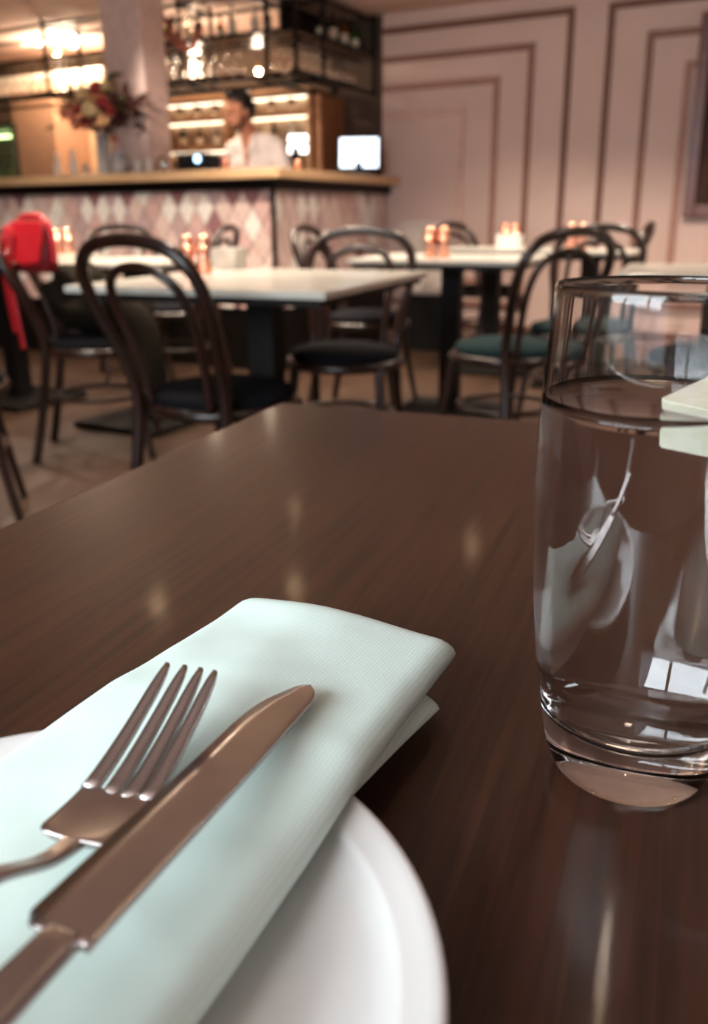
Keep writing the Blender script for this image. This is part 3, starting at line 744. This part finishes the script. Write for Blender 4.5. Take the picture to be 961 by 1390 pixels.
for mtl in (M_leafd, M_leafg):
    bm = bmesh.new(); L = .10; rows_ = []
    for i in range(6):
        q = i/5; w_ = .018*math.sin(math.pi*(q*.92+.04)); z = .02*q*(1-q)
        rows_.append([bm.verts.new((s*w_, q*L, z-.004*abs(s)+dz)) for s, dz in ((-1, 0), (0, .0012), (1, 0), (0, -.0012))])
    for i in range(5):
        for k in range(4): bm.faces.new((rows_[i][k], rows_[i][(k+1) % 4], rows_[i+1][(k+1) % 4], rows_[i+1][k]))
    bm.faces.new(rows_[0]); bm.faces.new(rows_[-1][::-1]); bmesh.ops.recalc_face_normals(bm, faces=bm.faces)
    me = bpy.data.meshes.new('leaf'); bm.to_mesh(me); bm.free(); me.materials.append(mtl); leaf_me.append(me)
for i in range(90):
    px_ = rn.gauss(165, 18) if i < 60 else rn.gauss(125, 22); py_ = rn.gauss(142, 16) if i < 60 else rn.gauss(158, 16)
    o = link('leaf', leaf_me[0 if rn.random() < .75 else 1], None, bq)
    o.location = fl_pt(px_, py_, rn.uniform(-.08, .08)); o.rotation_euler = (rn.uniform(-1, 1), rn.uniform(-.8, .8), rn.uniform(0, 6.28))
for i in range(12):
    c = fl_pt(rn.gauss(170, 14), rn.gauss(140, 14), rn.uniform(-.06, .06))
    tube('twig', catmull([(.0, .0, .04), (c.x*.1, c.y*.1, .25), (c.x*.6, c.y*.6, .25+(c.z-.25)*.6), tuple(c*1.05)], 4), .003, M_leafd, bq, 5)

# ================================================================== BARTENDER
def remesh_obj(name, builder, voxel, mtl, parent, smooth_it=6):
    bm = bmesh.new(); builder(bm)
    me = bpy.data.meshes.new(name); bm.to_mesh(me); bm.free()
    o = bpy.data.objects.new(name, me); COL.objects.link(o)
    r_ = o.modifiers.new('r', 'REMESH'); r_.mode = 'VOXEL'; r_.voxel_size = voxel; r_.use_smooth_shade = True
    s_ = o.modifiers.new('s', 'SMOOTH'); s_.iterations = smooth_it; s_.factor = .5
    dg = bpy.context.evaluated_depsgraph_get(); me2 = bpy.data.meshes.new_from_object(o.evaluated_get(dg))
    o.modifiers.clear(); o.data = me2; me2.name = name
    me2.materials.clear(); me2.materials.append(mtl); me2.polygons.foreach_set('use_smooth', [True]*len(me2.polygons))
    if parent: o.parent = parent
    return o
def limb(bm, pts, rads, n=4):
    # tapered limb of overlapping balls and a tube
    P = catmull(pts, n); k = len(P); m_ = len(rads)-1
    rr = []
    for i in range(k):
        f = i/(k-1)*m_; a = int(min(m_-1, math.floor(f))); rr.append(rads[a]+(rads[a+1]-rads[a])*(f-a))
    tube_bm(bm, P, rr, 12)
    ball_bm(bm, P[0], rr[0], 2); ball_bm(bm, P[-1], rr[-1], 2)
bxp, bzp = py_room(347, 200, 1.0)
man = thing('person', 'man in pale open-collared shirt looking down behind the bar', 'person', rw(bxp, 1.0, 0), PHI+R(6))
# local frame: faces -y, +x is the person's left (right in the picture)
HC = Vector((-.055, -.13, 1.645))
hr = Euler((R(15), R(3), R(-30))).to_matrix().to_4x4()
def H(x, y, z): return HC + hr.to_3x3() @ Vector((x, y, z))
M_skin = mat('skin', (192, 128, 100), .55, scale=12); M_hair = mat('dark_hair', (24, 15, 11), .55, scale=90, bump=.5, stretch=(1, 1, .2))
def hand(bm, wr, dirv, side):
    d_ = Vector(dirv).normalized(); up_ = Vector((0, 0, 1)); s_ = d_.cross(up_).normalized()*side; dn_ = Vector((0, 0, -1))
    limb(bm, [wr, wr+d_*.05, wr+d_*.085], [.024, .032, .034], 3)
    for k, (o_, L) in enumerate(((-.028, .062), (-.009, .075), (.010, .070), (.028, .055))):
        b = wr+d_*.085+s_*o_
        limb(bm, [b, b+d_*L*.5+dn_*.008, b+d_*L*.8+dn_*.03, b+d_*L*.85+dn_*.045], [.0095, .009, .008, .007], 3)
    b = wr+d_*.03-s_*.028
    limb(bm, [b, b-s_*.025+d_*.03+dn_*.005, b-s_*.02+d_*.06+dn_*.02], [.012, .0105, .008], 3)
WR_L = Vector((.10, -.36, 1.08)); WR_R = Vector((-.16, -.36, 1.08))
def skin_body(bm):
    ball_bm(bm, H(0, .01, .035), (.076, .094, .088), 3, hr)           # cranium
    ball_bm(bm, H(0, -.03, -.045), (.058, .062, .072), 3, hr)         # face
    ball_bm(bm, H(0, -.055, -.098), (.032, .03, .022), 2, hr)         # chin
    limb(bm, [H(0, -.09, .0), H(0, -.104, -.02), H(0, -.108, -.033)], [.009, .012, .014], 3)   # nose
    for s in (-1, 1):
        ball_bm(bm, H(s*.077, .012, -.012), (.010, .020, .030), 2, hr)   # ears
        ball_bm(bm, H(s*.03, -.082, .022), (.026, .012, .008), 2, hr)  # brow
    ball_bm(bm, H(0, -.088, -.062), (.022, .010, .006), 2, hr); ball_bm(bm, H(0, -.087, -.072), (.018, .010, .006), 2, hr)  # lips
    limb(bm, [H(0, .02, -.06), (-.03, -.05, 1.50), (-.005, 0, 1.42)], [.055, .056, .07], 4)
    limb(bm, [(-.01, -.01, 1.42), (-.0, .0, 1.2), (0, .02, .98)], [.10, .105, .105], 4)
    limb(bm, [(.10, -.0, 1.30), (0, .0, 1.32), (-.10, 0, 1.30)], [.09, .10, .09], 3)
    for s, wr in ((1, WR_L), (-1, WR_R)):
        limb(bm, [(s*.17, 0, 1.40), (s*.235, -.03, 1.16), wr+Vector((0, .05, 0)), wr], [.045, .038, .03, .024], 5)
        limb(bm, [(s*.09, .02, .95), (s*.10, -.0, .50), (s*.10, .02, .09)], [.078, .052, .036], 5)
        limb(bm, [(s*.10, .03, .05), (s*.105, -.06, .04), (s*.11, -.13, .03)], [.04, .038, .03], 3)
    hand(bm, WR_L, (-.3, -1, -.1), 1); hand(bm, WR_R, (.3, -1, -.1), -1)
remesh_obj('body', skin_body, .007, M_skin, man, 4)
def hair_b(bm):
    ball_bm(bm, H(0, .03, .065), (.083, .092, .075), 3, hr); ball_bm(bm, H(0, .075, .0), (.072, .055, .085), 3, hr); ball_bm(bm, H(0, -.035, .112), (.060, .046, .030), 2, hr)
    for s in (-1, 1): ball_bm(bm, H(s*.066, .03, .02), (.018, .05, .06), 2, hr)
remesh_obj('hair', hair_b, .008, M_hair, man, 3)
def beard_b(bm):
    ball_bm(bm, H(0, -.052, -.098), (.040, .036, .026), 2, hr)
    for s in (-1, 1): limb(bm, [H(s*.064, -.01, -.04), H(s*.054, -.03, -.075), H(s*.03, -.055, -.10)], [.012, .014, .016], 3)
remesh_obj('beard', beard_b, .007, mat('beard_hair', (50, 28, 20), .8, scale=90), man, 2)
M_eye = mat('eyes', (40, 28, 24), .2)
for s in (-1, 1):
    bm = bmesh.new(); ball_bm(bm, H(s*.030, -.083, .002), .011, 2); from_bm('eye', bm, M_eye, man, True)
M_shirt = mat('white_shirt', (240, 226, 220), .8, scale=9, bump=.4, bscale=14)
def shirt_b(bm):
    limb(bm, [(.0, .0, 1.40), (0, .005, 1.2), (0, .02, .93)], [.115, .128, .128], 4)
    limb(bm, [(.165, .005, 1.405), (.07, .0, 1.42), (-.07, .0, 1.42), (-.165, .005, 1.405)], [.068, .088, .088, .068], 4)
    limb(bm, [(.11, -.0, 1.28), (0, -.01, 1.30), (-.11, 0, 1.28)], [.10, .115, .10], 3)
    for s, wr in ((1, WR_L), (-1, WR_R)):
        limb(bm, [(s*.175, 0, 1.405), (s*.242, -.03, 1.17), wr+Vector((0, .09, 0.005))], [.066, .060, .046], 5)
sh = remesh_obj('shirt', shirt_b, .009, M_shirt, man, 6)
# open collar: two flaps and a placket
for s in (-1, 1):
    bm = bmesh.new()
    P = [(s*.012-.01, -.128, 1.36), (s*.075-.015, -.105, 1.40), (s*.085-.015, -.03, 1.50), (s*.05-.02, -.085, 1.49)]
    a = [bm.verts.new(p) for p in P]; b = [bm.verts.new(Vector(p)+Vector((0, -.008, .004))) for p in P]
    bm.faces.new(a); bm.faces.new(b[::-1])
    for i in range(4): bm.faces.new((a[i], a[(i+1) % 4], b[(i+1) % 4], b[i]))
    from_bm('collar_flap', bm, M_shirt, man)
bm = bmesh.new()
P = [(-.055, -.112, 1.43), (.03, -.112, 1.43), (-.008, -.135, 1.27)]
a = [bm.verts.new(p) for p in P]; b = [bm.verts.new(Vector(p)+Vector((0, .03, 0))) for p in P]
bm.faces.new(a); bm.faces.new(b[::-1])
for i in range(3): bm.faces.new((a[i], a[(i+1) % 3], b[(i+1) % 3], b[i]))
from_bm('open_neck', bm, M_skin, man)
def trousers_b(bm):
    limb(bm, [(0, .02, .98), (0, .02, .92)], [.128, .125], 2)
    for s in (-1, 1): limb(bm, [(s*.075, .02, .92), (s*.10, 0, .50), (s*.10, .02, .11)], [.098, .07, .056], 5)
remesh_obj('trousers', trousers_b, .011, mat('black_trousers', (26, 24, 26), .8), man, 4)

# ================================================================== BISTRO TABLES
def bistro(px_label, cx, cy, w_, d_, rz, label, colr=.045):
    t = thing('bistro_table', label, 'table', (cx, cy, 0), rz, 'marble topped bistro tables')
    box('table_top', -w_/2, w_/2, -d_/2, d_/2, TZ-.02, TZ, M_marble, t, .004)
    box('edge_shadow_band', -w_/2+.02, w_/2-.02, -d_/2+.02, d_/2-.02, TZ-.04, TZ-.02, M_iron, t, .002)  # dark inset band stands in for the shadow beneath the top
    box('top_bracket', -.16, .16, -.16, .16, TZ-.052, TZ-.04, M_iron, t, 0)
    box('column', -colr, colr, -colr, colr, .03, TZ-.052, M_iron, t, .004)
    box('base_plate', -.24, .24, -.24, .24, 0, .03, M_iron, t, .008)
    return t
RT = R(-21)
def corner_place(corner, w_, d_, rz, sx, sy):
    v = Matrix.Rotation(rz, 2) @ Vector((sx*w_/2, sy*d_/2)); return corner.x-v.x, corner.y-v.y
c = pz(441, 397, TZ); a = corner_place(c, .80, .92, RT, 1, -1)
T1 = bistro('t1', a[0], a[1], .80, .92, RT, 'nearest marble bistro table, with a white bowl and copper shakers')
T2 = bistro('t2', .47, 4.16, .80, .70, RT, 'marble bistro table before pink wall with two copper shakers near cabinet')
T3 = bistro('t3',   .86, 5.42, .58, .55, R(-28), 'far marble bistro table close to pink wall, shakers in pale holder')
c = pz(838, 371, TZ)
T4 = bistro('t4', c.x+.42, c.y+.16, .68, .70, RT, 'marble bistro table at right edge behind the water glass')
T7 = bistro('t7', 1.32, 4.92, .52, .52, R(-28), 'marble bistro table by pink wall mostly hidden behind chair backs')
T5 = bistro('t5', -1.78, 4.55, .70, .75, R(-28), 'marble bistro table at left edge behind red handbag')
T6 = bistro('t6', -.98, 4.02, .60, .62, R(-28), 'marble bistro table at the bar front seen through the near chair back')

# shakers, bowls -------------------------------------------------------------------
def shaker(loc, label, s=1.0, group='copper shakers on the tables'):
    t = thing('shaker', label, 'shaker', loc, 0, group)
    lathe('shaker_body', [(0, 0), (.023*s, 0), (.024*s, .004), (.021*s, .05*s), (.023*s, .085*s), (.0, .086*s)], M_copper, t, 16)
    lathe('shaker_cap', [(.023*s, .085*s), (.0235*s, .095*s), (.019*s, .112*s), (.009*s, .121*s), (0, .122*s)], M_copper, t, 16)
p = pz(256, 371, TZ); shaker((p.x, p.y, TZ), 'left copper shaker beside the white bowl on nearest bistro table', 1.05)
p = pz(278, 371, TZ); shaker((p.x, p.y, TZ), 'right copper shaker beside the white bowl on nearest bistro table', 1.05)
p = pz(584, 350, TZ); shaker((p.x, p.y, TZ), 'left of two copper shakers on table before grey cabinet', 1.12)
p = pz(602, 350, TZ); shaker((p.x, p.y, TZ), 'right of two copper shakers on table before grey cabinet', 1.12)
h3 = Vector((.95, 5.40, TZ))
hold = thing('condiment_holder', 'pale square holder with copper shakers on far table by wall', 'holder', h3, R(-28))
for a in ((-.07, -.064, -.045, .045), (.064, .07, -.045, .045), (-.064, .064, -.045, -.039), (-.064, .064, .039, .045)): box('holder_side', a[0], a[1], a[2], a[3], .006, .075, M_whitecer, hold, 0)
box('holder_base', -.07, .07, -.045, .045, 0, .006, M_whitecer, hold, 0)
for dx, nm in ((-.032, 'left'), (.032, 'right')):
    q = Matrix.Rotation(R(-28), 2) @ Vector((dx, 0)); shaker((h3.x+q.x, h3.y+q.y, TZ+.0065), '%s copper shaker standing in the pale square holder' % nm, 1.1)
p = pz(745, 327, TZ); shaker((1.22, 5.0, TZ), 'left copper shaker peeking over chair backs by pink wall', 1.2); shaker((1.28, 4.98, TZ), 'right copper shaker peeking over chair backs by pink wall', 1.2)
p = Vector((-1.56, 4.72)); shaker((p.x, p.y, TZ), 'left copper shaker on table behind red handbag', 1.1); shaker((p.x+.06, p.y-.01, TZ), 'right copper shaker on table behind red handbag', 1.1)
p = pz(309, 366, TZ)
bowl = thing('white_bowl', 'white square-sided ceramic bowl on the nearest bistro table', 'bowl', (p.x, p.y+.05, TZ), R(-20))
bm = bmesh.new()
def sq(s, z): return [bm.verts.new((a*s, b*s, z)) for a, b in ((-1, -1), (1, -1), (1, 1), (-1, 1))]
L_ = [sq(.042, 0), sq(.056, .075), sq(.052, .075), sq(.038, .008)]
for i in range(3):
    for k in range(4): bm.faces.new((L_[i][k], L_[i][(k+1) % 4], L_[i+1][(k+1) % 4], L_[i+1][k]))
bm.faces.new(L_[0][::-1]); bm.faces.new(L_[3])
from_bm('bowl_body', bm, M_whitecer, bowl)
lathe('sugar_mound', [(.034, .045), (.03, .052), (.018, .064), (0, .07)], mat('sugar_sachets', (232, 226, 214), .7), bowl, 12)

# ================================================================== CHAIRS
def make_chair(seatmat, label):
    t = thing('bentwood_chair', label, 'chair', (0, 0, 0), 0, 'bentwood bistro chairs')
    SZ = .44
    # faces +y ; rear legs and outer hoop are one bent rod
    hoop = [(-.185, -.25, 0), (-.165, -.205, .22), (-.158, -.175, SZ), (-.172, -.205, .58), (-.198, -.255, .70), (-.192, -.298, .80), (-.13, -.322, .862), (0, -.33, .882)]
    hoop = hoop + [(-x, y, z) for x, y, z in hoop[-2::-1]]
    tube('back_hoop', catmull(hoop, 5), .0175, M_bentwood, t, 10)
    inn = [(-.105, -.172, SZ+.005), (-.115, -.20, .57), (-.128, -.245, .69), (-.115, -.278, .765), (-.07, -.297, .805), (0, -.302, .818)]
    inn = inn + [(-x, y, z) for x, y, z in inn[-2::-1]]
    tube('inner_hoop', catmull(inn, 5), .0125, M_bentwood, t, 10)
    lathe('seat_ring', [(.165, SZ-.025), (.205, SZ-.025), (.212, SZ-.012), (.208, SZ+.006), (.165, SZ+.006)], M_bentwood, t, 28, close=True)
    lathe('seat_pad', [(0, SZ-.015), (.18, SZ-.015), (.196, SZ+.008), (.198, SZ+.022), (.188, SZ+.036), (.15, SZ+.046), (0, SZ+.05)], seatmat, t, 28)
    for s in (-1, 1):
        tube('leg', catmull([(s*.15, .135, SZ-.01), (s*.165, .16, .25), (s*.19, .205, 0)], 5), [.019, .0125], M_bentwood, t, 8)
    lathe('leg_ring', [(.168, .232), (.186, .232), (.188, .248), (.166, .248)], M_bentwood, t, 28, close=True)
    return t
P_navy = make_chair(M_navy, 'x'); P_teal = make_chair(M_teal, 'x')
usedp = {0: False, 1: False}
def chair(x, y, face, label, teal=0):
    pr = (P_navy, P_teal)[teal]
    o = pr if not usedp[teal] else copy_tree(pr); usedp[teal] = True
    o.location = (x, y, 0); o.rotation_euler = (0, 0, R(face)); o['label'] = label; return o
# face: angle of local +y; 0 = away from the camera, 180 = towards it, -90 = to the right
chair(-.365, 2.40, -33, 'nearest bentwood chair, its back turned, at the nearest bistro table')
chair(-.03, 3.12, 168, 'bentwood chair facing the camera behind the nearest bistro table')
chair(.07, 4.30, -110, 'bentwood chair at left side of table with two copper shakers')
chair(.58, 3.24, 30, 'dark bentwood chair with teal seat left of the water glass', 1)
chair(.98, 3.82, 150, 'glossy bentwood chair behind the table at right edge', 1)
chair(1.22, 2.98, 78, 'bentwood chair with teal seat seen through the water glass', 1)
chair(.92, 5.95, -60, 'far bentwood chair between pale cabinet and pink wall mouldings')
chair(1.47, 5.45, 65, 'far bentwood chair at pink wall with only its back top showing')
chair(-1.33, 5.25, -160, 'bentwood chair close to the tiled bar left of copper shakers')
chair(-.98, 4.86, 80, 'bentwood chair with navy seat before the bar behind white bowl')
CH7 = (-1.04, 3.52); F7 = 82
chair(CH7[0], CH7[1], -F7, 'bentwood chair at left piled with a dark coat', 0)
chair(-1.28, 2.62, -70, 'bentwood chair cut by left edge with only its legs showing', 0)

# red handbag on the left chair --------------------------------------------------------
fwd7 = Vector((math.sin(R(F7)), math.cos(R(F7)), 0)); bk7 = Vector((CH7[0], CH7[1], 0))-fwd7*.30+Vector((.135, -.10, 0))
bag = thing('red_handbag', 'red leather handbag with long strap hanging on chair back at left', 'bag', (bk7.x, bk7.y, .82), R(-30))
bag.scale = (.86, .86, .86)
M_red = mat('red_leather', (196, 34, 44), .35, scale=40, bump=.1, coat=.2); M_redd = mat('dark_red_leather', (120, 24, 30), .45, scale=40)
bm = bmesh.new()
def bagprof(s, wdt, dep):
    return [( -wdt*.5, -dep*.5), (wdt*.5, -dep*.5), (wdt*.5, dep*.5), (-wdt*.5, dep*.5)]
rings = []
for z, wd_, dp in ((-.10, .19, .07), (-.085, .215, .095), (0, .22, .10), (.07, .21, .085), (.115, .18, .055), (.13, .14, .03)):
    rings.append([bm.verts.new((wd_/2*math.copysign(abs(math.cos(a))**.45, math.cos(a)), dp/2*math.copysign(abs(math.sin(a))**.6, math.sin(a)), z)) for a in [2*math.pi*k/24 for k in range(24)]])
for i in range(len(rings)-1):
    for k in range(24): bm.faces.new((rings[i][k], rings[i][(k+1) % 24], rings[i+1][(k+1) % 24], rings[i+1][k]))
bm.faces.new(rings[0][::-1]); bm.faces.new(rings[-1])
from_bm('bag_body', bm, M_redd, bag, True)
tube('top_piping', catmull([(-.112, -.0, -.06), (-.115, 0, .05), (-.08, 0, .125), (0, 0, .142), (.08, 0, .125), (.115, 0, .05), (.112, 0, -.06)], 6), .012, M_red, bag, 8)
bm = bmesh.new()
P = [(-.10, .118), (.10, .118), (.112, .03), (.09, -.05), (0, -.065), (-.09, -.05), (-.112, .03)]
for ysgn in (-1,):
    a = [bm.verts.new((x, -.030-.026*min(1, (.125-z)/.07), z)) for x, z in P]; b = [bm.verts.new((x*.98, -.036-.027*min(1, (.125-z)/.07), z*.98)) for x, z in P]
    bm.faces.new(a); bm.faces.new(b[::-1])
    for i in range(7): bm.faces.new((a[i], a[(i+1) % 7], b[(i+1) % 7], b[i]))
from_bm('flap', bm, M_red, bag)
tube('strap', catmull([(-.105, -.045, .10), (-.125, -.065, .02), (-.13, -.07, -.12), (-.115, -.07, -.27), (-.10, -.07, -.36)], 6), .019, M_red, bag, 8, squash=(1, .25))
tube('strap', catmull([(-.07, -.06, .09), (-.085, -.075, -.05), (-.085, -.08, -.2), (-.07, -.08, -.30), (-.055, -.08, -.40), (-.05, -.08, -.43)], 6), .017, M_red, bag, 8, squash=(1, .25))
# dark coat heaped on the seat ------------------------------------------------------------
M_coat = mat('dark_olive_coat', (27, 22, 16), .95, scale=10, bump=.5, spec=.08)
coat = thing('dark_coat', 'dark olive coat heaped on the seat of the left chair', 'coat', (CH7[0], CH7[1], .49), R(-F7))
bm = bmesh.new()
bmesh.ops.create_icosphere(bm, subdivisions=4, radius=1)
for v in bm.verts:
    p = v.co.copy(); n_ = noise.noise(p*1.9)*.25+noise.noise(p*4.5+Vector((3, 1, 2)))*.12
    r_ = 1+n_
    v.co = Vector((p.x*.20*r_, p.y*.20*r_+.02, max(0.0, (p.z*.5+.5))*.20*r_*(1.2-.3*p.y)))
from_bm('coat_heap', bm, M_coat, coat, True)
tube('sleeve', catmull([(.12, .10, .13), (.17, .20, .05), (.19, .235, -.10), (.185, .24, -.22), (.19, .235, -.33)], 6), [.055, .05, .045, .05, .04], M_coat, coat, 10)
tube('collar', catmull([(-.1, -.08, .18), (0, -.02, .235), (.1, .04, .215), (.14, .10, .16)], 6), [.03, .04, .038, .03], M_coat, coat, 10)

# ================================================================== CEILING DOWNLIGHTS
M_lamp = mat('downlight_glow', (255, 214, 164), .4, emit=40); M_trimring = mat('downlight_trim', (60, 44, 36), .4, .5)
def downlight(loc, power, label, cone=105, depth=.03, aim=None):
    t = thing('ceiling_downlight', label, 'lamp', (loc[0], loc[1], CEIL), 0, 'ceiling downlights')
    lathe('trim_ring', [(.047, 0), (.062, 0), (.062, -depth*.3), (.058, -depth), (.047, -depth)], M_trimring, t, 24, close=True)
    lathe('lamp_lens', [(0, -.004), (.046, -.004), (.046, -.008), (.03, -.014), (0, -.016)], M_lamp, t, 20)
    l = bpy.data.lights.new('downlight_beam', 'SPOT'); l.energy = power; l.color = (1, .84, .68); l.spot_size = R(cone); l.spot_blend = .8; l.shadow_soft_size = .045
    lo = bpy.data.objects.new('downlight_beam', l); COL.objects.link(lo); lo.parent = t; lo.location = (0, 0, -depth-.055)
    if aim is not None: lo.rotation_euler = (Vector(aim)-Vector((loc[0], loc[1], CEIL-.08))).to_track_quat('-Z', 'Y').to_euler()
# four shallow lamps whose glow the table top mirrors, then unseen deep-set ones added to brighten the room
ZMIR = 2*TZ-(CEIL-.012)
for (px_, py_), p, nm in (((640, 742), 60, 'shallow ceiling downlight over the table with two copper shakers'), ((400, 800), 85, 'shallow ceiling downlight over the middle of the nearest bistro table'), ((215, 822), 60, 'shallow ceiling downlight over the nearest bentwood chair'), ((400, 695), 75, 'shallow ceiling downlight between nearest bistro table and the bar')):
    downlight(pz(px_, py_, ZMIR), p, nm, 100)
downlight((.55, 1.45), 6, 'shallow ceiling downlight above the walnut dining table', 100)
for x, y, p, cn in ((-.32, 2.75, 85, 80), (-1.5, 4.3, 130, 120), (-.75, 4.55, 120, 110), (-1.35, 3.0, 90, 80), (1.75, 2.6, 75, 100), (.75, 5.0, 95, 120), (1.45, 4.55, 100, 120), (2.2, 4.1, 105, 120), (2.9, 3.4, 80, 120), (-2.4, 4.9, 150, 120)):
    downlight((x, y), p, 'unseen deep-set ceiling downlight added to brighten the dining room', cn, .065)
downlight(rw(-.75, -1.25), 130, 'unseen ceiling spotlight added to light the bartender', 32, .065, rw(-.75, .95, 1.45))  # unseen spot, added to brighten the bartender
